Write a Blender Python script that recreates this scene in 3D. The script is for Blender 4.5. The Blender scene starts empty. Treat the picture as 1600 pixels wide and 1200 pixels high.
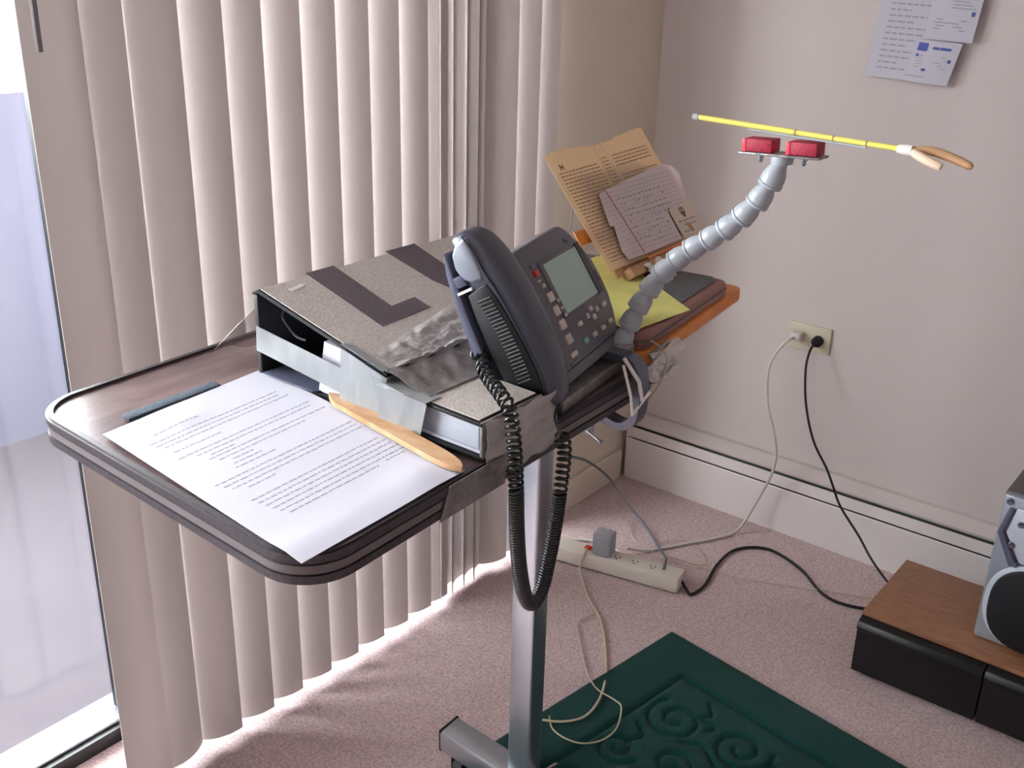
import bpy, bmesh, math, random
import numpy as np
from mathutils import Vector, Matrix
random.seed(7); rng=np.random.RandomState(5)
S=bpy.context.scene; COL=S.collection
pi=math.pi
# ------------------------------------------------------------------ camera
H=1.4
def cam_axes(yaw,tilt,roll):
    cy,sy=math.cos(yaw),math.sin(yaw); ct,st=math.cos(tilt),math.sin(tilt)
    f=Vector((sy*ct,cy*ct,-st)); r=Vector((cy,-sy,0)); u=r.cross(f)
    cr,sr=math.cos(roll),math.sin(roll)
    return cr*r+sr*u, -sr*r+cr*u, f
R_,U_,F_=cam_axes(math.radians(-37.95),math.radians(22.5),math.radians(1.51))
cd=bpy.data.cameras.new('camera'); cam=bpy.data.objects.new('camera',cd); COL.objects.link(cam)
cam.matrix_world=Matrix(((R_.x,U_.x,-F_.x,0),(R_.y,U_.y,-F_.y,0),(R_.z,U_.z,-F_.z,H),(0,0,0,1)))
cd.sensor_width=36; cd.lens=36*1650/1600; cd.clip_start=.02
cd.dof.use_dof=False
S.camera=cam
# ------------------------------------------------------------------ light
W=bpy.data.worlds.new('overcast_sky'); S.world=W; W.use_nodes=True
nt=W.node_tree; bg=nt.nodes['Background']; bg.inputs[0].default_value=(.93,.97,1.0,1); bg.inputs[1].default_value=26.0
S.view_settings.view_transform='Standard'; S.view_settings.look='None'
S.view_settings.exposure=0.28; S.view_settings.gamma=1; S.view_settings.use_curve_mapping=False
def portal(name,loc,rot,sx,sy):
    l=bpy.data.lights.new(name,'AREA'); l.shape='RECTANGLE'; l.size=sx; l.size_y=sy; l.cycles.is_portal=True
    o=bpy.data.objects.new(name,l); COL.objects.link(o); o.location=loc; o.rotation_euler=rot; return o
portal('door_daylight_portal',(-1.66,.35,1.05),(0,-pi/2,0),2.1,3.1)

# ------------------------------------------------------------------ materials
def lin(c):
    return tuple((x/12.92 if x<=.04045 else ((x+.055)/1.055)**2.4) for x in c)
MATS={}
def mat(name,rgb,rough=.5,metal=0,noise=0,nscale=40,bump=0,bscale=200,spec=.5,trans=0,rgb2=None,coat=0,stretch=None,sheen=0,alpha=None):
    m=bpy.data.materials.new(name); m.use_nodes=True; t=m.node_tree; N=t.nodes; L=t.links
    b=N['Principled BSDF']; c=lin(rgb)
    b.inputs['Base Color'].default_value=(*c,1); b.inputs['Roughness'].default_value=rough; b.inputs['Metallic'].default_value=metal
    b.inputs['Specular IOR Level'].default_value=spec
    b.inputs['Coat Weight'].default_value=coat
    if sheen: b.inputs['Sheen Weight'].default_value=sheen
    tc=N.new('ShaderNodeTexCoord'); mp=N.new('ShaderNodeMapping'); L.new(tc.outputs['Object'],mp.inputs[0])
    if stretch: mp.inputs['Scale'].default_value=stretch
    if noise or rgb2:
        n=N.new('ShaderNodeTexNoise'); n.inputs['Scale'].default_value=nscale; n.inputs['Detail'].default_value=4; n.inputs['Roughness'].default_value=.65
        L.new(mp.outputs[0],n.inputs['Vector'])
        r=N.new('ShaderNodeValToRGB'); L.new(n.outputs[0],r.inputs[0])
        c2=lin(rgb2) if rgb2 else tuple(x*(1-noise) for x in c); c1=c if rgb2 else tuple(min(1,x*(1+noise)) for x in c)
        r.color_ramp.elements[0].position=.35; r.color_ramp.elements[1].position=.65
        r.color_ramp.elements[0].color=(*c2,1); r.color_ramp.elements[1].color=(*c1,1)
        L.new(r.outputs[0],b.inputs['Base Color'])
    if bump:
        n2=N.new('ShaderNodeTexNoise'); n2.inputs['Scale'].default_value=bscale; n2.inputs['Detail'].default_value=3
        L.new(mp.outputs[0],n2.inputs['Vector'])
        bp=N.new('ShaderNodeBump'); bp.inputs['Strength'].default_value=bump; bp.inputs['Distance'].default_value=.003
        L.new(n2.outputs[0],bp.inputs['Height']); L.new(bp.outputs[0],b.inputs['Normal'])
    if trans:
        ts=N.new('ShaderNodeBsdfTranslucent'); ts.inputs[0].default_value=(*c,1)
        mx=N.new('ShaderNodeMixShader'); mx.inputs[0].default_value=trans
        L.new(b.outputs[0],mx.inputs[1]); L.new(ts.outputs[0],mx.inputs[2]); L.new(mx.outputs[0],N['Material Output'].inputs[0])
    if alpha is not None: b.inputs['Alpha'].default_value=alpha
    MATS[name]=m; return m
def glassy(name,rgb,transp=.9,rough=.05):
    m=bpy.data.materials.new(name); m.use_nodes=True; t=m.node_tree; N=t.nodes; L=t.links
    N.remove(N['Principled BSDF']); tr=N.new('ShaderNodeBsdfTransparent'); tr.inputs[0].default_value=(*rgb,1)
    g=N.new('ShaderNodeBsdfGlossy'); g.inputs['Roughness'].default_value=rough; mx=N.new('ShaderNodeMixShader'); mx.inputs[0].default_value=1-transp
    L.new(tr.outputs[0],mx.inputs[1]); L.new(g.outputs[0],mx.inputs[2]); L.new(mx.outputs[0],N['Material Output'].inputs[0]); return m
M_wall=mat('painted_wall',(.81,.775,.765),.8,bump=.05,bscale=150,spec=.2)
M_walll=mat('painted_wall_side',(.86,.81,.75),.8,bump=.05,bscale=150,spec=.2)
M_ceil=mat('ceiling_paint',(.88,.86,.84),.9)
M_carpet=mat('carpet',(.86,.765,.76),.95,nscale=170,rgb2=(.68,.595,.60),bump=1.0,bscale=400,spec=.05,sheen=.15)
M_vane=mat('vinyl_vane',(.85,.82,.81),.5,spec=.3,trans=.18)
M_alu=mat('brushed_aluminium',(.78,.80,.83),.3,metal=.9)
M_darkframe=mat('dark_bronze_frame',(.07,.08,.09),.4)
M_slate=mat('slate_sill',(.42,.46,.52),.5)
M_glass=glassy('pane_glass',(.97,.98,.98),.95)
M_conc=mat('balcony_concrete',(.285,.265,.295),.9,nscale=5,rgb2=(.27,.25,.285))
M_parapet=mat('parapet_paint',(.32,.32,.395),.8,noise=.05,nscale=3)
M_white=mat('enamel_white',(.84,.80,.79),.45)
M_heat=mat('heater_enamel',(.88,.85,.845),.4)
M_slot=mat('heater_slot',(.33,.35,.32),.7)
M_plate=mat('ivory_plastic',(.80,.77,.68),.35)
M_blk=mat('black_plastic',(.03,.03,.045),.4)
M_rub=mat('black_rubber',(.03,.03,.035),.6)
M_steel=mat('chrome_steel',(.62,.64,.68),.28,metal=1)
M_paint_steel=mat('grey_painted_steel',(.68,.70,.73),.28,metal=.88)
M_top=mat('dark_wood_laminate',(.50,.42,.41),.30,nscale=30,rgb2=(.37,.30,.31),stretch=(1,.25,1),bump=.1,bscale=300)
M_edge=mat('dark_edge_band',(.24,.21,.23),.45,noise=.3,nscale=200)
M_edge2=mat('edge_band_groove',(.42,.38,.385),.5)
M_paper=mat('white_paper',(.77,.765,.81),.75,spec=.15)
M_ink=mat('grey_ink',(.62,.62,.68),.8)
M_inkd=mat('dark_ink',(.22,.2,.22),.8)
M_wood=mat('pale_tan_wood',(.79,.64,.49),.5,nscale=60,rgb2=(.68,.48,.30),stretch=(.3,1,1))
M_grey=mat('grey_cloth_cover',(.80,.76,.73),.5,nscale=260,rgb2=(.68,.65,.64),bump=.3,bscale=500)
M_charc=mat('charcoal_marking',(.40,.36,.38),.6,nscale=260,rgb2=(.32,.28,.31))
M_black=mat('black_binder_vinyl',(.06,.06,.075),.45,bump=.15,bscale=300)
M_tape=mat('duct_tape_silver',(.60,.61,.62),.33,metal=.35,noise=.12,nscale=14,bump=.5,bscale=60,stretch=(1,1,.25))
M_taped=mat('duct_tape_worn',(.52,.50,.50),.35,metal=.3,noise=.25,nscale=60,bump=.6,bscale=90)
M_plas=mat('clear_plastic_wrap',(.80,.78,.77),.18,noise=.1,nscale=25,bump=.5,bscale=40,spec=.8,alpha=.55)
M_velcro=mat('grey_hook_strip',(.40,.44,.50),.95,nscale=500,rgb2=(.26,.30,.36),bump=1,bscale=700)
M_phone=mat('charcoal_phone_plastic',(.37,.355,.385),.42,noise=.08,nscale=400,bump=.12,bscale=900)
M_hand=mat('handset_plastic',(.27,.275,.325),.30,noise=.05,nscale=400,spec=.6,bump=.05,bscale=900)
M_phside=mat('blue_grey_plastic',(.36,.37,.45),.3)
M_lcd=mat('lcd_glass',(.64,.73,.70),.25)
M_lcdb=mat('lcd_dark_bar',(.03,.03,.035),.15)
M_key=mat('pale_key',(.76,.71,.67),.4)
M_keyg=mat('green_key',(.45,.68,.56),.4)
M_red=mat('red_lamp_lens',(.85,.13,.10),.3)
M_cord=mat('black_cord',(.03,.03,.045),.3,spec=.6)
M_page=mat('yellowed_newsprint',(.97,.89,.76),.8,nscale=12,rgb2=(.95,.86,.76),trans=.45)
M_note=mat('lined_note_paper',(.97,.93,.93),.8,noise=.04,nscale=20,trans=.4)
M_card=mat('cream_card',(.95,.90,.84),.7,trans=.3)
M_brownink=mat('newsprint_ink',(.80,.71,.60),.9,trans=.4)
M_pinkline=mat('pink_margin_line',(.82,.45,.48),.9)
M_blueline=mat('faint_blue_rule',(.84,.80,.84),.9,trans=.3)
M_yel=mat('yellow_green_paper',(.84,.83,.50),.7,noise=.08,nscale=15)
M_orange=mat('orange_folder',(.86,.52,.24),.55,noise=.12,nscale=20)
M_brown=mat('red_brown_board_edge',(.64,.45,.40),.6,nscale=30,rgb2=(.50,.35,.33),stretch=(1,.1,6))
M_loc=mat('grey_joint_plastic',(.64,.66,.69),.35,spec=.5)
M_clamp=mat('blued_steel_clamp',(.43,.44,.48),.32,metal=.7)
M_redp=mat('red_grip_block',(.62,.10,.22),.6,noise=.3,nscale=300)
M_redf=mat('bright_red_face',(.95,.25,.33),.5)
M_gold=mat('yellow_shaft',(.90,.86,.42),.28,spec=.6)
M_whitep=mat('white_tape_wrap',(.90,.88,.86),.5)
M_cordw=mat('white_cord',(.80,.78,.76),.45)
M_cordc=mat('cream_cord',(.74,.70,.60),.45)
M_cordg=mat('grey_cord',(.42,.43,.46),.45)
M_strip=mat('power_strip_plastic',(.84,.81,.77),.4)
M_adapt=mat('grey_adapter',(.62,.63,.66),.45)
M_rug=mat('green_rug',(.07,.28,.26),.95,nscale=350,rgb2=(.03,.20,.19),bump=1,bscale=600,spec=.05,sheen=.1)
M_oak=mat('oak_laminate',(.60,.42,.30),.4,nscale=22,rgb2=(.50,.34,.25),stretch=(1.0,6,1))
M_silver=mat('silver_speaker_plastic',(.62,.64,.69),.35,metal=.4)
M_silverl=mat('pale_silver_panel',(.80,.83,.88),.35,metal=.2)
M_spk=mat('speaker_grille',(.05,.05,.075),.6)
M_spktop=mat('grey_brown_speaker_shell',(.36,.33,.33),.5)
M_blue=mat('blue_print',(.30,.36,.66),.7)
M_rbr=mat('orange_rubber',(.88,.48,.24),.5)
M_wire=mat('rubber_band_tan',(.75,.64,.56),.6)

# ------------------------------------------------------------------ mesh helpers
def nb(): return bmesh.new()
def add_faces(bm,vs,fs):
    V=[bm.verts.new(v) for v in vs]
    for f in fs:
        try: bm.faces.new([V[i] for i in f])
        except ValueError: pass
    return V
def obox(bm,c,ax,ay,az,sx,sy,sz,bev=0,seg=2):
    """box centred c along axes"""
    c=Vector(c); ax=Vector(ax).normalized(); ay=Vector(ay).normalized(); az=Vector(az).normalized()
    t=bmesh.new(); bmesh.ops.create_cube(t,size=1)
    for v in t.verts: v.co=Vector((v.co.x*sx,v.co.y*sy,v.co.z*sz))
    if bev: bmesh.ops.bevel(t,geom=t.edges[:],offset=bev,segments=seg,affect='EDGES',profile=.5)
    for v in t.verts: v.co=c+ax*v.co.x+ay*v.co.y+az*v.co.z
    merge(bm,t)
def merge(bm,t):
    mp={}
    for v in t.verts: mp[v]=bm.verts.new(v.co)
    for f in t.faces:
        try: bm.faces.new([mp[v] for v in f.verts])
        except ValueError: pass
    t.free()
X=Vector((1,0,0)); Y=Vector((0,1,0)); Z=Vector((0,0,1))
def box(bm,x0,x1,y0,y1,z0,z1,bev=0,seg=2):
    obox(bm,((x0+x1)/2,(y0+y1)/2,(z0+z1)/2),X,Y,Z,x1-x0,y1-y0,z1-z0,bev,seg)
def prism(bm,pts,direction,bev=0,seg=2):
    """pts: 3D planar loop; extruded by direction vector"""
    t=bmesh.new(); d=Vector(direction)
    a=[t.verts.new(Vector(p)) for p in pts]; b=[t.verts.new(Vector(p)+d) for p in pts]
    n=len(pts); t.faces.new(a); t.faces.new(b[::-1])
    for i in range(n): t.faces.new((a[i],b[i],b[(i+1)%n],a[(i+1)%n]))
    bmesh.ops.recalc_face_normals(t,faces=t.faces)
    if bev: bmesh.ops.bevel(t,geom=t.edges[:],offset=bev,segments=seg,affect='EDGES',profile=.5)
    merge(bm,t)
def catmull(pts,k=8,closed=False):
    P=[Vector(p) for p in pts]; out=[]; n=len(P)
    for i in range(n-1):
        p0=P[max(i-1,0)];p1=P[i];p2=P[i+1];p3=P[min(i+2,n-1)]
        for j in range(k):
            t=j/k
            out.append(.5*((2*p1)+(p2-p0)*t+(2*p0-5*p1+4*p2-p3)*t*t+(3*p1-p0-3*p2+p3)*t**3))
    out.append(P[-1]); return out
def tube(bm,pts,r,seg=8,cap=True,rfun=None):
    pts=[Vector(p) for p in pts]; n=len(pts); rings=[]
    T=[(pts[min(i+1,n-1)]-pts[max(i-1,0)]).normalized() for i in range(n)]
    up=Z if abs(T[0].z)<.9 else X
    N=(up-T[0]*up.dot(T[0])).normalized()
    for i in range(n):
        N=(N-T[i]*N.dot(T[i])).normalized(); B=T[i].cross(N); rr=rfun(i/(n-1)) if rfun else r
        rings.append([bm.verts.new(pts[i]+rr*(math.cos(2*pi*j/seg)*N+math.sin(2*pi*j/seg)*B)) for j in range(seg)])
    for i in range(n-1):
        for j in range(seg): bm.faces.new((rings[i][j],rings[i][(j+1)%seg],rings[i+1][(j+1)%seg],rings[i+1][j]))
    if cap: bm.faces.new(rings[0][::-1]); bm.faces.new(rings[-1])
def lathe(bm,o,d,prof,seg=24):
    """prof list of (t along d, radius)"""
    o=Vector(o); d=Vector(d).normalized(); up=Z if abs(d.z)<.9 else X
    N=(up-d*up.dot(d)).normalized(); B=d.cross(N); rings=[]
    for t,r in prof:
        rings.append([bm.verts.new(o+d*t+max(r,1e-5)*(math.cos(2*pi*j/seg)*N+math.sin(2*pi*j/seg)*B)) for j in range(seg)])
    for i in range(len(rings)-1):
        for j in range(seg): bm.faces.new((rings[i][j],rings[i][(j+1)%seg],rings[i+1][(j+1)%seg],rings[i+1][j]))
    bm.faces.new(rings[0][::-1]); bm.faces.new(rings[-1])
def sheet(bm,fn,nu,nv,th):
    """fn(u,v)->Vector, u,v in 0..1; gives thickness along local normal approx"""
    g=[[Vector(fn(i/nu,j/nv)) for j in range(nv+1)] for i in range(nu+1)]
    top=[[None]*(nv+1) for _ in range(nu+1)]; bot=[[None]*(nv+1) for _ in range(nu+1)]
    for i in range(nu+1):
        for j in range(nv+1):
            du=g[min(i+1,nu)][j]-g[max(i-1,0)][j]; dv=g[i][min(j+1,nv)]-g[i][max(j-1,0)]
            n=du.cross(dv).normalized()
            top[i][j]=bm.verts.new(g[i][j]); bot[i][j]=bm.verts.new(g[i][j]-n*th)
    for i in range(nu):
        for j in range(nv):
            bm.faces.new((top[i][j],top[i+1][j],top[i+1][j+1],top[i][j+1])); bm.faces.new((bot[i][j+1],bot[i+1][j+1],bot[i+1][j],bot[i][j]))
    for i in range(nu):
        bm.faces.new((top[i][0],bot[i][0],bot[i+1][0],top[i+1][0])); bm.faces.new((top[i+1][nv],bot[i+1][nv],bot[i][nv],top[i][nv]))
    for j in range(nv):
        bm.faces.new((top[0][j+1],bot[0][j+1],bot[0][j],top[0][j])); bm.faces.new((top[nu][j],bot[nu][j],bot[nu][j+1],top[nu][j+1]))
def rrect(x0,x1,y0,y1,r,n=8):
    P=[]
    for cx,cy,a0 in ((x1-r,y1-r,0),(x0+r,y1-r,pi/2),(x0+r,y0+r,pi),(x1-r,y0+r,1.5*pi)):
        for i in range(n+1):
            a=a0+pi/2*i/n; P.append((cx+r*math.cos(a),cy+r*math.sin(a)))
    return P
ROOT={}
def thing(name,label,cat,loc=(0,0,0),group=None):
    o=bpy.data.objects.new(name,None); o.empty_display_size=.05; COL.objects.link(o); o.location=loc
    o['label']=label; o['category']=cat
    if group: o['group']=group
    ROOT[o.name]=Vector(loc); return o
def obj(name,bm,m,parent=None,smooth=True,loc=None,angle=35,label=None):
    """links ONE mesh; vertices are given in world space and stored relative to the thing's base"""
    if parent is None:
        if loc is None:
            zs=[v.co for v in bm.verts]; loc=Vector((sum(v.x for v in zs)/len(zs),sum(v.y for v in zs)/len(zs),min(v.z for v in zs)))
        off=Vector(loc)
    else:
        p=parent
        while p.parent: p=p.parent
        off=ROOT[p.name]
    for v in bm.verts: v.co-=off
    bmesh.ops.recalc_face_normals(bm,faces=bm.faces)
    me=bpy.data.meshes.new(name); bm.to_mesh(me); bm.free(); me.materials.append(m)
    if smooth:
        me.polygons.foreach_set('use_smooth',[True]*len(me.polygons)); me.set_sharp_from_angle(angle=math.radians(angle))
    o=bpy.data.objects.new(name,me); COL.objects.link(o)
    if parent is None: o.location=off; ROOT[o.name]=Vector(off)
    else: o.parent=parent
    if label: o['label']=label
    return o
def tag(o,label,cat,group=None):
    o['label']=label; o['category']=cat
    if group: o['group']=group
    return o
def struct(name,bm,m,parent=None,smooth=False):
    o=obj(name,bm,m,parent,smooth=smooth)
    if parent is None: o['kind']='structure'
    return o
def bxo(*a,**k):
    b=nb(); box(b,*a,**k); return b
def text_rows(bm,o,u,v,n,rows,h,word=(.004,.012),gap=.0025,th=.00015,seed=1,wob=0):
    """rows:(v pos, u0,u1) in metres; dash words raised th above the sheet along n"""
    r=random.Random(seed); o=Vector(o)
    for (vp,a,b) in rows:
        x=a
        while x<b-.001:
            L=min(r.uniform(*word),b-x)
            y=vp+r.uniform(-wob,wob)
            p=[o+u*x+v*y,o+u*(x+L)+v*y,o+u*(x+L)+v*(y+h),o+u*x+v*(y+h)]
            P=[q+n*th for q in p]
            add_faces(bm,[*p,*P],[(0,1,2,3),(4,5,6,7),(0,1,5,4),(1,2,6,5),(2,3,7,6),(3,0,4,7)])
            x+=L+gap
# ================================================================== SETTING
WX=-1.425; WY=2.40; RX=4.2; FY=-3.6; CZ=2.42
struct('floor',bxo(WX-.14,RX+.1,FY-.1,WY+.1,-.06,0),M_carpet)
struct('ceiling',bxo(WX-.14,RX+.1,FY-.1,WY+.1,CZ,CZ+.06),M_ceil)
DY0,DY1,DZ1=-1.2,1.91,2.08
b=nb(); box(b,WX-.13,WX,DY1,WY+.1,0,CZ); box(b,WX-.13,WX,FY-.1,DY0,0,CZ); box(b,WX-.13,WX,DY0,DY1,DZ1,CZ); struct('wall_left',b,M_walll)
struct('wall_back',bxo(WX,RX+.1,WY,WY+.1,0,CZ),M_wall)
struct('wall_right',bxo(RX,RX+.1,FY-.1,WY,0,CZ),M_wall)
struct('wall_front',bxo(WX,RX,FY-.1,FY,0,CZ),M_wall)
# baseboard left
struct('baseboard_left',bxo(WX,WX+.012,DY1+.02,2.33,0,.085,bev=.003),M_walll)
# patio door: dark sill, pale track lip, frame and glass
d=nb(); box(d,-1.553,-1.535,DY0,DY1,-.01,.030)
door=struct('door_1',d,M_darkframe)
obj('track_lip',bxo(-1.566,-1.548,DY0,DY1,.030,.038,bev=.003),M_alu,door)
obj('sill',bxo(-1.64,-1.553,DY0,DY1,-.03,.026),M_slate,door)
f=nb(); 
for y in (DY0,.83,.88,DY1-.05): box(f,-1.60,-1.56,y,y+.05,.03,DZ1)
box(f,-1.60,-1.56,DY0,DY1,DZ1-.05,DZ1)
obj('frame',f,M_darkframe,door)
obj('pane',bxo(-1.584,-1.580,.93,DY1-.05,.03,DZ1-.05),M_glass,door,smooth=False)
obj('pane',bxo(-1.584,-1.580,DY0+.05,.83,.03,DZ1-.05),M_glass,door,smooth=False)
# balcony outside
struct('balcony_floor',bxo(-3.0,-1.64,-2.6,4.2,-.16,-.05),M_conc)
struct('balcony_parapet',bxo(-3.15,-3.0,-2.5,4.2,-.16,.985),M_parapet)
struct('balcony_shade_wall_near',bxo(-3.15,-1.555,-2.7,-2.6,-.16,2.4),M_conc)  # unseen end walls, added to close off side light on the parapet
struct('balcony_shade_wall_far',bxo(-3.15,-1.555,4.2,4.3,-.16,2.4),M_conc)
struct('balcony_shade_slab',bxo(-3.15,-1.555,-2.6,4.2,2.25,2.4),M_ceil)  # unseen slab overhead, extended to keep direct sky light off the parapet
# ================================================================== BLIND
blind=thing('vertical_blind','tall cream vertical blind of curved vanes hanging over the patio door','window blind',(-1.39,1.3,0))
def vane(xr,yr,theta,chord=.089,sag=.0125,z0=.018,z1=2.16,flip=1,n=10):
    """right edge at (xr,yr); chord direction from left edge to right edge at angle theta from +Y toward +X"""
    dx,dy=math.sin(theta),math.cos(theta); nx,ny=math.cos(theta),-math.sin(theta)
    bm=nb(); th=.0011; A=[];B=[]
    for i in range(n+1):
        t=i/n; s=-(1-t)*chord; bow=flip*sag*(1-(2*t-1)**2)
        # curl lip
        px=xr+dx*s+nx*bow; py=yr+dy*s+ny*bow
        A.append((px,py)); B.append((px-nx*th,py-ny*th))
    rings=[[bm.verts.new((p[0],p[1],z)) for p in A+B[::-1]] for z in (z0,z1)]
    m=len(rings[0])
    for i in range(m): bm.faces.new((rings[0][i],rings[0][(i+1)%m],rings[1][(i+1)%m],rings[1][i]))
    bm.faces.new(rings[0]); bm.faces.new(rings[1][::-1])
    return bm
D=math.radians
VAN=[(-1.372,.803,D(-4),-1),(-1.397,.884,D(-8),1),(-1.373,.957,D(27),1)]+[(-1.373,y,D(27),1) for y in (1.034,1.107,1.184,1.260,1.336,1.410,1.485)]
VAN+=[(-1.376,1.543,D(22),1)]+[(-1.403,y,D(-25),-1) for y in (1.592,1.632,1.672,1.708)]+[(-1.374,y,D(28),1) for y in (1.756,1.830,1.899)]
for xr,yr,th,fl in VAN: obj('vane',vane(xr,yr,th,flip=fl),M_vane,blind,angle=60)
obj('headrail',bxo(-1.423,-1.35,.55,1.93,2.17,2.21,bev=.003),M_white,blind)
b=nb(); tube(b,[(-1.335,.728,2.18),(-1.335,.722,1.262)],.0042,8); obj('wand',b,mat('smoky_wand',(.46,.43,.44),.3),blind)
# ================================================================== BACK WALL
ht=thing('baseboard_heater','long white baseboard heater with a dark slot along the back wall','heater',(-.4,2.36,0))
hx0,hx1=-1.405,1.4
prof=[(2.34,.0),(2.34,.122),(2.3415,.125),(2.343,.122),(2.343,.0)]
b=nb(); prism(b,[(hx0,y,z) for y,z in prof],(hx1-hx0,0,0)); obj('front_panel',b,M_heat,ht,smooth=False)
b=nb(); prism(b,[(hx0,y,z) for y,z in [(2.343,.1285),(2.345,.1580),(2.347,.1580),(2.345,.1285)]],(hx1-hx0,0,0)); obj('damper_strip',b,M_heat,ht,smooth=False)
obj('slot',bxo(hx0+.004,hx1,2.362,2.384,.01,.166),M_slot,ht)
b=nb(); prism(b,[(hx0,y,z) for y,z in [(2.352,.163),(2.350,.170),(2.385,.186),(2.398,.186),(2.398,.01),(2.385,.01),(2.385,.166)]],(hx1-hx0,0,0)); obj('top_cover',b,M_wall,ht,smooth=False)
b=nb(); box(b,hx0-.006,hx0,2.342,2.398,0,.178,bev=.002); obj('end_cap',b,M_walll,ht)
# outlet
pl=thing('outlet_plate','cream wall outlet plate turned sideways above the heater','outlet',(-.938,2.4,.525))
obj('plate',bxo(-.992,-.884,2.392,2.3995,.489,.557,bev=.003),M_plate,pl)
b=nb()
for cx in (-.958,-.918): lathe(b,(cx,2.3925,.523),(0,-1,0),[(0,.0165),(.001,.0165),(.0012,.015)],24)
obj('socket',b,M_plate,pl)
b=nb(); lathe(b,(-.938,2.3925,.523),(0,-1,0),[(0,.003),(.0012,.0028),(.0016,.001)],12); obj('screw',b,M_steel,pl)
pw=thing('power_lead','pale grey power cord from the left socket down to the power strip','power cord',(-.965,2.39,.525))
b=nb(); obox(b,(-.964,2.377,.527),X,Y,Z,.026,.028,.022,.005); obj('plug',b,M_cordw,pw,label='pale moulded plug')
wp=[(-.966,2.365,.526),(-.975,2.345,.518),(-.990,2.325,.490),(-.998,2.31,.447),(-.985,2.30,.365),(-.958,2.30,.29),(-.945,2.30,.23),(-.952,2.30,.17),(-.985,2.305,.08),(-1.005,2.26,.012),(-1.03,2.2,.006),(-1.07,2.132,.006),(-1.134,2.03,.006),(-1.17,1.985,.018)]
b=nb(); tube(b,catmull(wp,8),.0036,8); obj('cable',b,M_cordw,pw)
pk=thing('power_lead','black power cord from the right socket to behind the wooden shelf','power cord',(-.915,2.39,.522))
b=nb(); lathe(b,(-.913,2.3915,.523),(0,-1,-.1),[(0,.0135),(.014,.0135),(.022,.009),(.026,.005)],16); obj('plug',b,M_rub,pk,label='round black plug')
wk=[(-.913,2.370,.520),(-.916,2.352,.505),(-.913,2.335,.46),(-.893,2.318,.38),(-.857,2.305,.30),(-.812,2.30,.24),(-.790,2.30,.20),(-.762,2.295,.155),(-.70,2.275,.105),(-.655,2.25,.072),(-.60,2.215,.05),(-.54,2.20,.02)]
b=nb(); tube(b,catmull(wk,8),.0030,8); obj('cable',b,M_rub,pk)
# notices on the wall
def flat_poly(bm,pts,th): prism(bm,pts,(0,-th,0))
yw=2.3995
nl=thing('wall_notice','tall white typed list hanging on the back wall, nearest the corner','paper',(-.79,yw,1.15))
b=nb()
def nf(u,v):
    x0,x1=-.897+.028*v,-.715+.033*v
    return Vector((x0+(x1-x0)*u,yw-.004-.010*abs(math.sin(u*2.6))*(1-v)-.004*math.sin(v*5),1.155+.28*v-.004*u))
sheet(b,nf,10,10,.0006); obj('sheet',b,M_paper,nl)
b=nb(); rows=[]
def on_notice(u,v): 
    p=nf(u,v); return p
rr=random.Random(3)
for i in range(20):
    v=.07+i*.043; u0=.13; u1=.13+rr.choice([.33,.45,.3,.55,.25])
    if v>.92: continue
    u=u0
    while u<u1:
        l=rr.uniform(.04,.1); p=[nf(u,v),nf(min(u+l,u1),v),nf(min(u+l,u1),v+.012),nf(u,v+.012)]
        q=[a+Vector((0,-.0007,0)) for a in p]; q2=[a+Vector((0,-.0009,0)) for a in p]
        add_faces(b,[*q,*q2],[(0,1,2,3),(4,5,6,7),(0,1,5,4),(1,2,6,5),(2,3,7,6),(3,0,4,7)]); u+=l+.02
obj('printed_lines',b,M_ink,nl)
def slip(name,label,x0,x1,z0,z1,y,tilt,items,mat_items):
    t=thing(name,label,'paper',((x0+x1)/2,yw,z0)); b=nb()
    def g(u,v): return Vector((x0+(x1-x0)*u+tilt*v,y-.004*math.sin(u*3),z0+(z1-z0)*v-.004*u))
    sheet(b,g,6,6,.0006); obj('sheet',b,M_paper,t)
    for nm,mm,lst in items:
        b=nb()
        for (u0,u1,v0,v1) in lst:
            p=[g(u0,v0),g(u1,v0),g(u1,v1),g(u0,v1)]; q=[a+Vector((0,-.0007,0)) for a in p]; q2=[a+Vector((0,-.0010,0)) for a in p]
            add_faces(b,[*q,*q2],[(0,1,2,3),(4,5,6,7),(0,1,5,4),(1,2,6,5),(2,3,7,6),(3,0,4,7)])
        obj(nm,b,mm,t)
    return t
lines=lambda v0,n,u0,u1,dv=.06,h=.022:[(u0+.03*(i%2),u1-.08*((i*7)%3),v0+i*dv,v0+i*dv+h) for i in range(n)]
slip('wall_notice','lower white slip with a blue corner block, stuck over the typed list',-.807,-.712,1.153,1.240,yw-.018,.018,
  [('logo_block',M_blue,[(.08,.30,.74,.93)]),('printed_heading',M_blue,[(.42,.56,.80,.86),(.575,.82,.80,.86)]),('blue_dot',M_blue,[(.1,.15,.60,.67)]),('blue_dot',M_blue,[(.83,.89,.52,.60)]),('blue_dot',M_blue,[(.33,.42,.28,.34)]),('printed_lines',M_ink,lines(.36,5,.12,.85,.065,.018)+[(.0,.45,.13,.15)])],None)
slip('wall_notice','upper white slip with a blue block, stuck beside the typed list',-.777,-.676,1.242,1.37,yw-.019,.012,
  [('logo_block',M_blue,[(.12,.32,.64,.74)]),('printed_lines',M_ink,lines(.50,7,.42,.92,.05,.018)+lines(.16,4,.15,.8,.05,.02)),('small_mark',M_blue,[(.85,.92,.40,.47)])],None)
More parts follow.
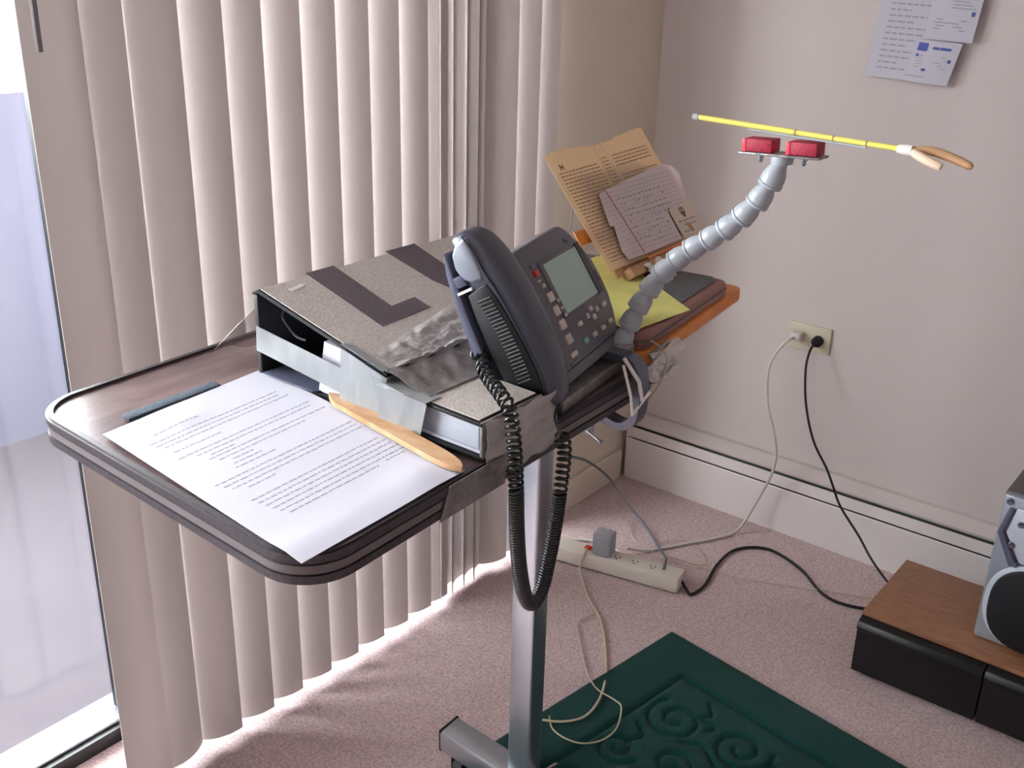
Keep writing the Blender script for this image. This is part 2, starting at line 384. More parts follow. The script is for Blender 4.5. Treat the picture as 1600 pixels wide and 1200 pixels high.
# ================================================================== SHELF UNIT + SPEAKER
cb=thing('low_cabinet','low oak-topped cabinet with two black drop fronts on the carpet at right','cabinet',(-.1,2.03,0))
b=nb(); box(b,-.553,.55,1.905,2.165,.142,.152,bev=.0015); obj('top',b,M_oak,cb)
obj('body',bxo(-.545,.545,1.925,2.16,.004,.142),M_blk,cb)
for x0,x1 in ((-.553,-.303),(-.300,-.03),(-.027,.25)):
    b=nb(); prism(b,[(x0,y,z) for y,z in [(1.908,.142),(1.888,.136),(1.882,.122),(1.890,.112),(1.893,.012),(1.925,.012),(1.925,.142)]],(x1-x0,0,0),bev=.002)
    obj('drawer_front',b,M_blk,cb)
sp=thing('speaker','silver bookshelf speaker with dark grille on the oak-topped cabinet','speaker',(-.25,2.0,.152))
sx0,sx1,sy0,sy1,sz0,sz1=-.352,-.15,1.962,2.14,.153,.478
b=nb(); box(b,sx0,sx1,sy0+.012,sy1,sz0,sz1,bev=.008); obj('cabinet_shell',b,M_spktop,sp)
b=nb(); box(b,sx0+.002,sx1-.002,sy0,sy0+.016,sz0+.002,sz1-.004,bev=.006); obj('front_baffle',b,M_silver,sp)
def octo(cx,cz,rx,rz,n=40,p=3.2):
    return [(cx+rx*math.copysign(abs(math.cos(a))**(2/p),math.cos(a)),cz+rz*math.copysign(abs(math.sin(a))**(2/p),math.sin(a))) for a in [2*pi*i/n for i in range(n)]]
b=nb(); prism(b,[(x,sy0-.001,z) for x,z in octo(-.251,.252,.094,.094,p=2.4)],(0,-.006,0),bev=.002); obj('trim_ring',b,M_silverl,sp)
gr=nb(); prism(gr,[(x,sy0-.006,z) for x,z in octo(-.247,.250,.088,.088,p=2.6)],(0,-.009,0),bev=.004,seg=3); go=obj('grille',gr,M_spk,sp)
b=nb(); box(b,-.262,-.232,sy0-.0162,sy0-.0150,.288,.292); obj('badge',b,M_silverl,go)
b=nb(); prism(b,[(x,sy0-.001,z) for x,z in [(-.335,.452),(-.326,.452),(-.337,.40),(-.306,.345),(-.30,.345),(-.30,.335),(-.315,.335),(-.347,.398)]],(0,-.010,0),bev=.002); obj('tweeter_bezel',b,M_phside,sp)
b=nb(); prism(b,[(x,sy0-.001,z) for x,z in [(-.322,.455),(-.18,.455),(-.17,.40),(-.20,.345),(-.298,.345),(-.332,.40)]],(0,-.006,0),bev=.002); obj('tweeter_panel',b,M_silverl,sp)
for cx,cz in ((-.338,.462),(-.318,.378),(-.309,.425)):
    b=nb(); lathe(b,(cx,sy0-.006 if cx>-.33 else sy0,cz),(0,-1,0),[(0,.0065),(.003,.0065),(.004,.005),(.003,.002)],16); obj('screw',b,M_clamp,sp)
# ================================================================== RUG
rc=Vector((-.914,1.772,0)); ex=Vector((.989,-.148,0)); ey=Vector((-.148,-.989,0))
GX,GY=150,115; LX,LY=1.15,.86
gx=np.linspace(0,LX,GX*2+1); gy=np.linspace(0,LY,GY*2+1); PX,PY=np.meshgrid(gx,gy,indexing='ij')
hgt=np.full(PX.shape,.011)
def groove(pts,width,depth):
    global hgt
    dm=np.full(PX.shape,9.)
    for (a,b2) in zip(pts[:-1],pts[1:]):
        ax,ay=a; bx,by=b2; L2=(bx-ax)**2+(by-ay)**2+1e-12
        t=np.clip(((PX-ax)*(bx-ax)+(PY-ay)*(by-ay))/L2,0,1)
        dm=np.minimum(dm,np.hypot(PX-ax-t*(bx-ax),PY-ay-t*(by-ay)))
    hgt=hgt-depth*np.exp(-(dm/width)**2)
groove([(.118,.84),(.118,.112),(1.03,.112),(1.03,.84)],.006,.0085)
def spiral(cx,cy,r0,r1,a0,turns,n=50):
    return [(cx+(r0+(r1-r0)*i/n)*math.cos(a0+2*pi*turns*i/n),cy+(r0+(r1-r0)*i/n)*math.sin(a0+2*pi*turns*i/n)) for i in range(n+1)]
for cx,cy,r,a0,tr in ((.195,.225,.062,.6,1.5),(.33,.20,.060,2.6,-1.5),(.265,.33,.05,0,1.3),(.17,.37,.045,2,-1.3),(.45,.21,.055,1,1.4),(.42,.34,.05,3,1.3),(.56,.2,.05,1,-1.4),(.16,.50,.05,1,1.4),(.30,.47,.05,4,1.4)):
    groove(spiral(cx,cy,r*.22,r,a0,tr),.0055,.008)
for c in ([(.21,.14),(.235,.165),(.225,.185),(.26,.19),(.25,.215)],[(.24,.27),(.28,.25),(.33,.275),(.38,.26)],[(.15,.29),(.18,.31),(.17,.34)]):
    groove([(p.x,p.y) for p in catmull([(a,b2,0) for a,b2 in c],5)],.005,.0075)
ed=np.minimum.reduce([PX,PY,LX-PX,LY-PY]); hgt=hgt*np.clip(.35+ed/.012,0,1)
b=nb(); nX,nY=PX.shape
vt=[[b.verts.new(rc+ex*float(PX[i,j])+ey*float(PY[i,j])+Z*float(hgt[i,j])) for j in range(nY)] for i in range(nX)]
for i in range(nX-1):
    for j in range(nY-1): b.faces.new((vt[i][j],vt[i+1][j],vt[i+1][j+1],vt[i][j+1]))
rim=[vt[i][0] for i in range(nX)]+[vt[nX-1][j] for j in range(1,nY)]+[vt[i][nY-1] for i in range(nX-2,-1,-1)]+[vt[0][j] for j in range(nY-2,0,-1)]
low=[b.verts.new((v.co.x,v.co.y,.0005)) for v in rim]
for i in range(len(rim)): b.faces.new((rim[i],rim[(i+1)%len(rim)],low[(i+1)%len(rim)],low[i]))
tag(obj('rug',b,M_rug,angle=180),'dark green rug with carved scroll pattern on the carpet','rug')
# ================================================================== POWER STRIP & CORDS
ps=thing('power_strip','white power strip with a red switch lying on the carpet','power strip',(-1.16,1.92,0))
a=Vector((-1.30,1.838,0)); c=Vector((-.995,1.905,0)); du=(c-a).normalized(); dv=Vector((-du.y,du.x,0)); mid=(a+c)/2; Ls=(c-a).length
b=nb(); obox(b,mid+dv*.028+Z*.0225,du,dv,Z,Ls+.03,.058,.038,.006); obj('housing',b,M_strip,ps)
b=nb(); obox(b,a+du*.088+dv*.034+Z*.0425,du,dv,Z,.020,.014,.006,.002); obj('switch',b,M_red,ps,label='glowing red rocker switch')
for k in range(3):
    b=nb(); q=a+du*(.165+.045*k)+dv*.030+Z*.0418
    for s1,s2 in ((-.006,0),(.006,0)): obox(b,q+du*s1,du,dv,Z,.0022,.008,.0008)
    lathe(b,q-dv*.010,(0,0,1),[(0,.0025),(.0006,.0025)],10)
    obj('socket_slot',b,M_slot,ps)
b=nb()
for k in range(3):
    q=c+du*(.004-.005*k)+dv*.028+Z*.0225
    prism(b,[q+dv*y_+Z*z_ for y_,z_ in rrect(-.0293,.0293,-.0193,.0193,.0062,5)],du*.0016)
obj('end_ribs',b,M_strip,ps)
ad=thing('power_adapter','grey block power adapter plugged into the white power strip','power adapter',(-1.17,1.9,.042))
b=nb(); obox(b,a+du*.128+dv*.030+Z*.072,du,dv,Z,.048,.042,.058,.005); obj('body',b,M_adapt,ad)
b=nb(); tube(b,catmull([a+du*.128+dv*.045+Z*.101,a+du*.125+dv*.06+Z*.095,a+du*.10+dv*.075+Z*.05,a+du*.06+dv*.07+Z*.004,a+du*.0+dv*.075+Z*.004],6),.0022,6); obj('lead',b,M_cordw,ad)
def cord(label,pts,r,m,name='extension_lead',cat='cable',k=8):
    b=nb(); tube(b,catmull(pts,k),r,8); o=obj(name,b,m); tag(o,label,cat); return o
z=.005
cord('black cord curving over the carpet from the power strip end to the cabinet',[(-.99,1.942,.02),(-.972,1.934,.01),(-.953,1.928,z),(-.948,1.986,z),(-.970,2.088,z),(-.966,2.182,z),(-.903,2.235,z),(-.802,2.200,z),(-.720,2.135,z),(-.66,2.125,z),(-.59,2.15,z)],.0036,M_rub)
cord('dark grey cord from the side wall down to the power strip',[(-1.418,2.05,.17),(-1.40,2.13,.13),(-1.36,2.18,.075),(-1.29,2.165,.03),(-1.20,2.12,.012),(-1.112,2.046,.012),(-1.06,1.985,.035),(-1.04,1.95,.050),(-1.03,1.925,.044)],.0034,M_cordg)
cord('white cord lying on the carpet behind the power strip',[(-1.40,1.90,z),(-1.327,1.93,z),(-1.290,1.965,z),(-1.235,1.985,z),(-1.185,1.975,z),(-1.15,1.965,z)],.0040,M_cordw)
cord('cream cord running from the power strip across the carpet onto the green rug',[(-1.222,1.885,.044),(-1.215,1.865,.046),(-1.205,1.83,.02),(-1.178,1.805,z),(-1.126,1.756,z),(-1.064,1.709,z),(-1.009,1.647,z),(-.947,1.560,z),(-.903,1.473,.016),(-.893,1.407,.016),(-.917,1.365,.016),(-.959,1.339,.016),(-1.02,1.33,z)],.0026,M_cordc)
cord('thin brown cord looped on the corner of the green rug',[(-1.085,1.715,z),(-1.09,1.66,z),(-1.04,1.60,z),(-.985,1.54,z),(-.949,1.504,.016),(-.917,1.487,.016),(-.876,1.483,.016),(-.853,1.472,.016),(-.827,1.414,.016),(-.833,1.364,.016),(-.866,1.333,.016),(-.92,1.335,.016),(-.97,1.39,z)],.0016,M_cordc)
cord('thin white cord coiled in a loop on the carpet by the strip',[(-1.137,2.025,z),(-1.124,2.097,z),(-1.075,2.135,z),(-1.011,2.094,z),(-1.0,2.057,z),(-1.06,2.045,z),(-1.13,2.03,.007),(-1.2,2.06,z),(-1.24,2.12,z)],.0013,M_cordc)
cord('thin pale cord stretching over the carpet to the cabinet',[(-1.149,2.000,z),(-1.049,2.033,z),(-.895,2.072,.004),(-.734,2.142,z),(-.60,2.205,.004)],.0013,M_cordc)
# ================================================================== OVERBED TABLE
TL=Vector((-.045,1,0)).normalized(); TW=Vector((1,-.045,0)).normalized()      # long and cross axes of the top
TO=Vector((-1.066,.507,0)); TLEN,TWID=.628,.476
tz=.92
def T(w,l,zz=0): return TO+TW*w+TL*l+Z*zz
tb=thing('overbed_table','wheeled overbed table with dark wood laminate top on a grey steel post','table',(-.83,1.12,0))
b=nb(); prism(b,[T(x,y,tz-.027) for x,y in rrect(.004,TWID-.004,.004,TLEN-.004,.052,12)],(0,0,.025)); top=obj('tabletop',b,M_top,tb)
def ringband(bm,i0,i1,zlo,zhi,r):
    o=rrect(-i1,TWID+i1,-i1,TLEN+i1,r+i1,12); n_=rrect(-i0,TWID+i0,-i0,TLEN+i0,r+i0,12)
    V=[[bm.verts.new(T(x,y,zz)) for x,y in L] for L,zz in ((n_,zlo),(o,zlo),(o,zhi),(n_,zhi))]
    m=len(o)
    for k in range(4):
        A,B=V[k],V[(k+1)%4]
        for i in range(m): bm.faces.new((A[i],A[(i+1)%m],B[(i+1)%m],B[i]))
b=nb(); ringband(b,-.006,.0,tz-.030,tz+.0015,.055); ringband(b,-.0005,.0025,tz-.029,tz-.021,.055); ringband(b,-.0005,.0030,tz-.008,tz-.0005,.055); obj('edge_band',b,M_edge,tb)
b=nb(); ringband(b,-.0005,.0018,tz-.019,tz-.011,.055); obj('edge_stripe',b,M_edge2,tb)
pc=Vector((-.825,1.118,0))
b=nb(); obox(b,(pc.x,pc.y,.502),TW,TL,Z,.046,.040,.76,.005,3); obj('post',b,M_paint_steel,tb)
b=nb(); obox(b,(pc.x,pc.y-.06,.878),TW,TL,Z,.12,.20,.026,.004); obj('mounting_bracket',b,M_paint_steel,tb)
b=nb(); obox(b,(pc.x+.07,pc.y-.004,.1),TW,TL,Z,.50,.050,.042,.004); obj('crossbar',b,M_paint_steel,tb)
for wx in (-.175,.315):
    b=nb(); q=pc+TW*wx; obox(b,(q.x,q.y,.1),TW,TL,Z,.006,.052,.044,.002); obj('end_cap',b,M_blk,tb)
for wx in (-.145,.285):
    for ly in (.012,):
        q=pc+TW*wx+TL*ly
        b=nb(); lathe(b,(q.x,q.y,.060),(0,0,1),[(0,.012),(.019,.012)],14); box(b,q.x-.019,q.x-.014,q.y-.018,q.y+.014,.03,.064,bev=.002); box(b,q.x+.014,q.x+.019,q.y-.018,q.y+.014,.03,.064,bev=.002); box(b,q.x-.019,q.x+.019,q.y-.014,q.y+.014,.062,.068); cs=obj('caster',b,M_blk,tb)
        b=nb(); lathe(b,(q.x-.012,q.y-.004,.0365),(1,0,0),[(0,.019),(.003,.0245),(.021,.0245),(.024,.019)],28); obj('wheel',b,M_rub,cs)
b=nb()
prism(b,[T(TWID+.0035,.17,tz-.031),T(TWID+.0035,.275,tz-.031),T(TWID+.0035,.275,tz+.002),T(TWID+.0035,.185,tz+.002)],TW*.0012)
obj('edge_tape',b,M_taped,tb,label='grey tape wrapped round the table edge')
# hook strip
b=nb(); prism(b,[(-.967,.556,tz+.0002),(-.951,.556,tz+.0002),(-.957,.680,tz+.0002),(-.973,.682,tz+.0002)],(0,0,.004),bev=.001)
tag(obj('hook_strip',b,M_velcro),'short grey fuzzy hook-and-loop strip beside the printed page','adhesive strip')
# ---- printed page
dp=thing('printed_page','white typed page lying face up on the near end of the table','paper',(-.78,.6,tz))
A0=Vector((-.940,.518,tz+.0025)); A1=Vector((-.962,.745,tz+.0025)); A2=Vector((-.604,.703,tz+.0025)); A3=Vector((-.596,.487,tz+.0025))
def pg(u,v):
    p=(A0*(1-u)+A1*u)*(1-v)+(A3*(1-u)+A2*u)*v
    h=.0025*math.exp(-((u-.35)/.12)**2-((v-.10)/.08)**2)+.0018*math.exp(-((v-.93)/.05)**2)*(1-u)+.003*math.exp(-((u-.8)/.15)**2-((v-.93)/.07)**2)
    return p+Z*h
b=nb(); sheet(b,pg,24,30,.0006); obj('sheet',b,M_paper,dp)
b=nb(); rr=random.Random(11)
RW=[(.13,.16,.42),(.175,.10,.88),(.20,.11,.86),(.225,.13,.90),(.27,.14,.42),(.315,.12,.93),(.34,.2,.92),(.365,.25,.40),(.385,.22,.95),(.41,.25,.78),(.435,.3,.42),(.46,.28,.44),(.485,.26,.50),(.525,.10,.96),(.55,.12,.94),(.575,.14,.95),(.60,.2,.36),(.665,.14,.92),(.69,.15,.96),(.715,.16,.94),(.74,.17,.95),(.765,.18,.97),(.79,.2,.74),(.785,.80,.92)]
for v,u0,u1 in RW:
    u=u0
    while u<u1-.01:
        l=min(rr.uniform(.010,.042),u1-u); hh=.0055 if rr.random()<.75 else .0042
        p=[pg(u,v),pg(u+l,v),pg(u+l,v+hh),pg(u,v+hh)]; q=[x+Z*.0006 for x in p]; q2=[x+Z*.0008 for x in p]
        add_faces(b,[*q,*q2],[(0,1,2,3),(4,5,6,7),(0,1,5,4),(1,2,6,5),(2,3,7,6),(3,0,4,7)]); u+=l+.010
obj('typed_lines',b,M_ink,dp)
# ---- wooden stick (pointed paper-knife shape)
s0=Vector((-.832,.7335,0)); s1=Vector((-.600,.694,0)); sd=(s1-s0).normalized(); sn=Vector((-sd.y,sd.x,0)); L=(s1-s0).length
b=nb(); prof=[]
for i in range(25):
    t=i/24; wd=.0105*min(1,(math.sin(min(t,.12)/.12*pi/2)))*(1 if t<.8 else math.sqrt(max(0,1-((t-.8)/.2)**2))*.999+.001); prof.append((t*L,max(wd,.0008)))
pts=[s0+sd*x+sn*w_+Z*(tz+.0065) for x,w_ in prof]+[s0+sd*x-sn*w_+Z*(tz+.0065) for x,w_ in prof[::-1]]
prism(b,pts,(0,0,.006),bev=.0)
stk=obj('wooden_stick',b,M_wood); tag(stk,'flat tan wooden stick with rounded ends lying along the binder','wooden stick')
# ================================================================== BINDERS
ba=thing('ring_binder','large grey ring binder with black L shapes on its sloping cover','binder',(-.87,.9,tz))
yA0,yA1=.735,1.072
def cA(x): return 1.026-(x+.946)*(.048/.201)
# spine
b=nb(); box(b,-.957,-.950,yA0,yA1,tz+.001,1.022,bev=.001); obj('spine',b,M_black,ba)
b=nb(); prism(b,[(-.957,yA0-.002,1.0225),(-.946,yA0-.002,1.0285),(-.740,yA0-.002,.9795),(-.740,yA0-.002,.9755),(-.948,yA0-.002,1.0245),(-.955,yA0-.002,1.0205)],(0,yA1-yA0+.004,0)); cov=obj('front_cover',b,M_black,ba)
def onA(x,y,h=.0035): return Vector((x,y,cA(x)+h))
b=nb(); prism(b,[onA(-.943,yA0),onA(-.742,yA0),onA(-.742,yA1),onA(-.943,yA1)],(0,0,.0012)); obj('cloth_panel',b,M_grey,cov)
def patch(pts,h=.0048,th=.0006):
    b=nb(); prism(b,[onA(x,y,h) for x,y in pts],(0,0,th)); return b
for P in ([(-.948,.807),(-.948,.852),(-.840,.843),(-.843,.885),(-.816,.884),(-.811,.799)],[(-.948,.942),(-.948,.996),(-.865,.985),(-.82,.985),(-.82,.95),(-.861,.939)]):
    obj('letter_mark',patch(P),M_charc,cov,label='charcoal bent stripe on the cover')
obj('sticker',patch([(-.927,.762),(-.930,.785),(-.925,.786),(-.921,.763)]),M_whitep,cov)
b=nb(); box(b,-.950,-.742,yA0+.002,yA1,tz+.0012,tz+.0042); obj('back_cover',b,M_black,ba)
# paper block inside
b=nb()
prism(b,[(-.858,yA0+.006,tz+.005),(-.745,yA0+.006,tz+.005),(-.745,yA0+.006,.973),(-.800,yA0+.006,.985),(-.845,yA0+.006,.988)],(0,.30,0)); obj('page_block',b,M_paper,ba)
b=nb(); prism(b,[(-.9485,yA0+.16,tz+.005),(-.85,yA0+.16,tz+.005),(-.85,yA0+.16,.998),(-.9485,yA0+.16,1.018)],(0,.12,0)); obj('inner_card',b,M_black,ba)
b=nb(); prism(b,[(-.945,yA0-.004,tz+.006),(-.86,yA0-.002,tz+.005),(-.82,yA0+.05,tz+.005),(-.94,yA0+.10,tz+.005)],(0,0,.0012)); obj('cover_reflection',b,M_phside,ba)  # lilac sheet paints the reflection on the inside of the back cover
b=nb(); tube(b,catmull([(-.935,yA0+.03,1.005),(-.932,yA0+.02,.995),(-.925,yA0+.02,.985),(-.915,yA0+.025,.972),(-.905,yA0+.03,.968)],6),.0014,6); tube(b,[(-.94,yA0+.035,1.004),(-.928,yA0+.035,1.006)],.003,6); obj('ring_mechanism',b,M_steel,ba)
# tape strips over the open end
def strip(pts,dirv,m,parent,label=None,bev=0,name='tape_strip'):
    b=nb(); prism(b,pts,dirv,bev=bev); return obj(name,b,m,parent,label=label,smooth=False)
yF=yA0-.0035
strip([(-.953,yF,.953),(-.951,yF,.984),(-.745,yF,.962),(-.745,yF,.932)],(0,-.0006,0),M_tape,ba)
strip([(-.812,yF-.0012,.926),(-.806,yF-.0012,.993),(-.736,yF-.0012,.976),(-.752,yF-.0012,.924)],(0,-.0006,0),M_tape,ba,'silver tape strip folded down over the open end')
strip([onA(-.806,yA0-.0047,.0052),onA(-.742,yA0-.0047,.0052),onA(-.742,yA0+.006,.0052),onA(-.800,yA0+.006,.0052)],(0,0,.0006),M_tape,ba)
# crumpled plastic and tape over the right edge of the cover
from mathutils import noise as mn
def crum(u,v):
    y=.748+.185*v; xl=-.772-.040*v; x=xl+(-.739-xl)*u
    q=Vector((x*55,y*38,.3)); rr_=abs(mn.noise(q))*1.1+abs(mn.noise(q*2.3))*.5+.25*abs(mn.noise(q*5))
    env=min(1,3.5*u+.1)*min(1,5*v+.05)*min(1,4*(1-v)+.3)
    return Vector((x,y,cA(min(x,-.745))+.0060+.0060*rr_*env))
b=nb(); sheet(b,crum,34,70,.0004); obj('plastic_wrap',b,M_plas,ba,angle=25,label='crumpled clear plastic taped to the cover')
# binder B : lower, under the phone
bb=thing('ring_binder','smaller grey binder full of white pages, at the front edge below the phone','binder',(-.67,.78,tz))
xB0,xB1,yB0,yB1=-.738,-.603,.727,.826
b=nb(); prism(b,[(xB0,yB0-.001,.9645),(xB0,yB0-.001,.9685),(xB1,yB0-.001,.9655),(xB1,yB0-.001,.9615)],(0,yB1-yB0,0),bev=.0008); cb2=obj('front_cover',b,M_black,bb)
b=nb(); prism(b,[(xB0+.002,yB0+.003,.9690),(xB1-.006,yB0+.003,.9662),(xB1-.006,yB1-.004,.9662),(xB0+.002,yB1-.004,.9690)],(0,0,.001)); obj('cloth_panel',b,M_grey,cb2)
b=nb(); box(b,xB0,xB1,yB0-.001,yB1,tz+.0052,tz+.0085,bev=.0008); obj('back_cover',b,M_black,bb)
b=nb(); box(b,xB0+.002,xB1-.009,yB0+.006,yB1-.006,tz+.0125,.9575,bev=.001); obj('page_block',b,mat('grey_page_edges',(.72,.74,.79),.7,noise=.08,nscale=90,stretch=(1,1,12)),bb)
b=nb(); box(b,xB0+.002,xB1-.005,yB0+.004,yB1-.006,tz+.009,tz+.012,bev=.001); box(b,xB0+.002,xB1-.005,yB0+.004,yB1-.006,.958,.961,bev=.001); obj('liner_sheets',b,M_paper,bb)
b=nb(); box(b,xB1-.003,xB1+.0005,yB0,yB1,tz+.006,.966,bev=.001); obj('spine',b,M_taped,bb)
# plastic film at the corner of binder B
b=nb()
def film(u,v):
    r=.0022*math.sin(u*17+v*11)+.0018*math.sin(v*23-u*9)
    return Vector((xB1+.0025+r*.6+.004*v*(1-v),yB0+.004+.118*u,tz-.020+.065*v+.001*math.sin(u*21)))
sheet(b,film,20,12,.0005); obj('plastic_wrap',b,M_plas,bb,label='creased film over the spine corner')
# tape over the step between the two binders (front)
yG=yB0-.004
strip([(-.752,yG-.001,.978),(-.735,yG-.001,.975),(-.690,yG-.001,.9685),(-.672,yG-.001,.9675),(-.684,yG-.001,.918),(-.742,yG-.001,.925),(-.742,yG-.001,.950)],(0,-.0006,0),M_tape,bb,'wide silver tape strip down the front of the pages')
strip([(-.742,yG-.004,.9705),(-.672,yG-.004,.9690),(-.672,yG+.020,.9690),(-.742,yG+.020,.9705)],(0,0,.0008),M_tape,bb)
# worn tape sheet sloping from cover A down to binder B
def ramp(u,v):
    x=-.742+.062*u; y=.735+.150*v-.03*u*v
    s=u*u*(3-2*u); zz=.9815*(1-s)+.9705*s+.0010*math.sin(v*40+u*8)*u*(1-u)*4+.0022*math.sin(v*23)*(1-u)
    return Vector((x,y,zz))
b=nb(); sheet(b,ramp,14,24,.0006); obj('tape_sheet',b,M_taped,bb,label='pleated worn tape between the two covers')
# clear plastic bag at the back-left of the binder
b=nb()
def bag(u,v):
    return Vector((-.962-.085*u*(1-.5*v),.745+.16*v-.02*u,1.005-.078*u**.8+.004*math.sin(v*17+u*5)))
sheet(b,bag,14,14,.0005)
tag(obj('plastic_sheet',b,glassy('clear_film',(.88,.88,.88),.80,.2)),'thin clear plastic film spilling off the left side of the big binder','plastic sheet')
# ================================================================== PHONE
wv=Vector((-.216,.976,0)).normalized(); uv=Vector((-.488,-.108,.866)).normalized(); nv=wv.cross(uv).normalized()
PO=Vector((-.651,1.044,.955))
def P(a,b_,c): return PO+wv*a+uv*b_+nv*c
ph=thing('desk_phone','charcoal desk phone tilted up on the table with its handset in the cradle','telephone',(-.65,.95,tz))
pf=[(.003,0),(.014,.012),(.026,.032),(.033,.055),(.034,.078),(.030,.102),(.014,.131),(-.002,.150),(-.012,.157),(-.024,.1595),(-.158,.1545),(-.158,0)]
b=nb(); prism(b,[P(x,y,-.034) for x,y in pf],nv*.034,bev=.003,seg=3); obj('body',b,M_phone,ph)
b=nb(); prism(b,[P(-.158,-.002,.003),P(.000,-.002,.003),P(.006,.010,.0035),P(-.158,.010,.0035)],nv*-.03,bev=.002); obj('front_lip',b,M_phone,ph)
b=nb(); prism(b,[P(-.132,.0115,.0003),P(.0085,.0115,.0003),P(.0085,.0135,.0003),P(-.132,.0135,.0003)],nv*.0008); obj('accent_line',b,M_phside,ph)
fl=[(-.008,-.036),(.020,-.050),(.070,-.057),(.115,-.053),(.165,-.044),(.186,-.036),(.183,-.034),(.15,-.038),(.115,-.042),(.07,-.0455),(.03,-.043),(.0,-.034)]
b=nb(); prism(b,[P(-.217,y,c) for y,c in fl],wv*.062,bev=.0015,seg=2); obj('cradle',b,M_phside,ph)
b=nb(); prism(b,[P(-.217,y,c) for y,c in [(.146,-.038),(.158,-.040),(.158,-.027),(.146,-.025)]],wv*.006,bev=.001); obj('cradle_hook',b,M_phside,ph)
b=nb(); prism(b,[P(-.2172,y,c) for y,c in [(.139,-.041),(.142,-.041),(.142,-.022),(.139,-.022)]],wv*.004); obj('hook_edge',b,M_whitep,ph)
# screen
b=nb(); prism(b,[P(-.100,.060,0),P(.010,.060,0),P(.004,.132,0),P(-.104,.132,0)],nv*.0016,bev=.0005); scb=obj('screen_bezel',b,M_phone,ph)
b=nb(); prism(b,[P(-.092,.064,.0016),P(.003,.064,.0016),P(-.003,.127,.0016),P(-.096,.127,.0016)],nv*.0006); obj('screen',b,M_lcd,ph)
b=nb(); prism(b,[P(.0035,.062,.0014),P(.0165,.062,.0014),P(.0075,.131,.0014),P(-.003,.131,.0014)],nv*.0018); obj('dark_side_bar',b,M_lcdb,ph)
b=nb(); prism(b,[P(-.020,.143,.0002),P(-.010,.139,.0002),P(-.011,.136,.0002),P(-.021,.140,.0002)],nv*.0012); obj('badge',b,M_phside,ph)
def key(a,b_,sa,sb,m=M_key,name='key',label=None):
    bm=nb(); obox(bm,P(a,b_,.0008),wv,uv,nv,sa,sb,.0035,.0010); obj(name,bm,m,ph,label=label)
key(-.117,.122,.010,.008,M_red,'message_lamp','lit red message lamp')
key(-.119,.131,.010,.0035,M_phside); key(-.119,.113,.008,.0025); key(-.114,.106,.007,.005)
for a_,b_ in ((-.110,.091),(-.111,.074),(-.112,.057),(-.113,.039)): key(a_,b_,.014,.0115)
key(-.117,.021,.017,.006)
for a_,b_ in ((-.098,.083),(-.097,.073),(-.096,.064)): key(a_,b_,.006,.004)
key(-.032,.053,.0085,.006); key(-.017,.048,.006,.0065); key(-.046,.0475,.006,.0065); key(-.032,.042,.0085,.006)
key(-.073,.0455,.011,.0055); key(.0055,.0478,.011,.0055)
key(-.077,.025,.011,.006,M_keyg,label='green key'); key(-.049,.0245,.010,.0055); key(-.022,.0245,.010,.0055); key(.003,.0255,.010,.0055)
for a_,b_ in ((.0215,.078),(.0205,.086),(.0155,.070)): key(a_,b_,.0035,.005,M_phside)
# handset
hs=thing('phone_handset','dark grey telephone handset with ribbed grip resting on the desk phone','telephone handset',tuple(P(-.19,0,.0)))
hb=nb()
SEC=[(-.018,-.016,.017,.010,0),(-.011,-.013,.0235,.019,0),(.004,-.010,.0262,.0255,0),(.030,-.007,.0268,.0295,0),(.060,-.0055,.0268,.0305,0),(.090,-.0055,.0268,.0305,0),(.120,-.006,.0268,.0295,0),(.150,-.007,.0268,.0265,0),(.170,-.0095,.0266,.0235,0),(.185,-.012,.0255,.0195,0),(.194,-.015,.0225,.0145,0),(.200,-.017,.0165,.009,0)]
nseg=32; rings=[]
for (bb_,cc,hw,hd,_) in SEC:
    ring=[]
    for j in range(nseg):
        t=2*pi*j/nseg; ct,st=math.cos(t),math.sin(t); p=3.0
        x=hw*math.copysign(abs(ct)**(2/p),ct); y=hd*math.copysign(abs(st)**(2/p),st)
        ring.append(hb.verts.new(P(-.189+x,bb_,cc+y)))
    rings.append(ring)
for i in range(len(rings)-1):
    for j in range(nseg): hb.faces.new((rings[i][j],rings[i][(j+1)%nseg],rings[i+1][(j+1)%nseg],rings[i+1][j]))
hb.faces.new(rings[0][::-1]); hb.faces.new(rings[-1])
hso=obj('shell',hb,M_hand,hs,angle=60)
m_=hso.modifiers.new('smooth','SUBSURF'); m_.levels=1; m_.render_levels=2
fx=-.189-.0268
b=nb(); tube(b,catmull([P(fx-.0004,y,c) for y,c in [(.194,-.006),(.175,-.001),(.153,.0),(.122,.005),(.090,.008),(.060,.010),(.030,.010),(.005,.005)]],5),.0008,5); obj('seam',b,M_blk,hs)
gp_=[(.139,-.004),(.120,.001),(.090,.004),(.060,.006),(.030,.006),(.008,.002),(-.002,-.010),(.000,-.028),(.020,-.034),(.045,-.0355),(.075,-.0355),(.105,-.034),(.135,-.030)]
b=nb(); prism(b,[P(fx-.0012,y,c) for y,c in gp_],wv*.010,bev=.0008); obj('grip_hollow_shade',b,M_blk,hs)  # ribbed grip face; its dark colour stands in for shade in the hollow
b=nb()
for i in range(24):
    bb_=.028+i*.0042
    obox(b,P(fx-.0016,bb_,-.013+.004*math.sin((bb_-.02)/.1*pi)),wv,uv,nv,.0014,.0018,.017,.0004,1)
obj('grip_ribs',b,M_edge,hs)
b=nb(); prism(b,[P(fx-.0012,y,c) for y,c in [(.192,-.004),(.175,-.003),(.150,-.003),(.144,-.006),(.146,-.020),(.152,-.028),(.166,-.0315),(.180,-.028),(.190,-.018)]],wv*.040,bev=.0035,seg=3); obj('earpiece',b,M_silver,hs)
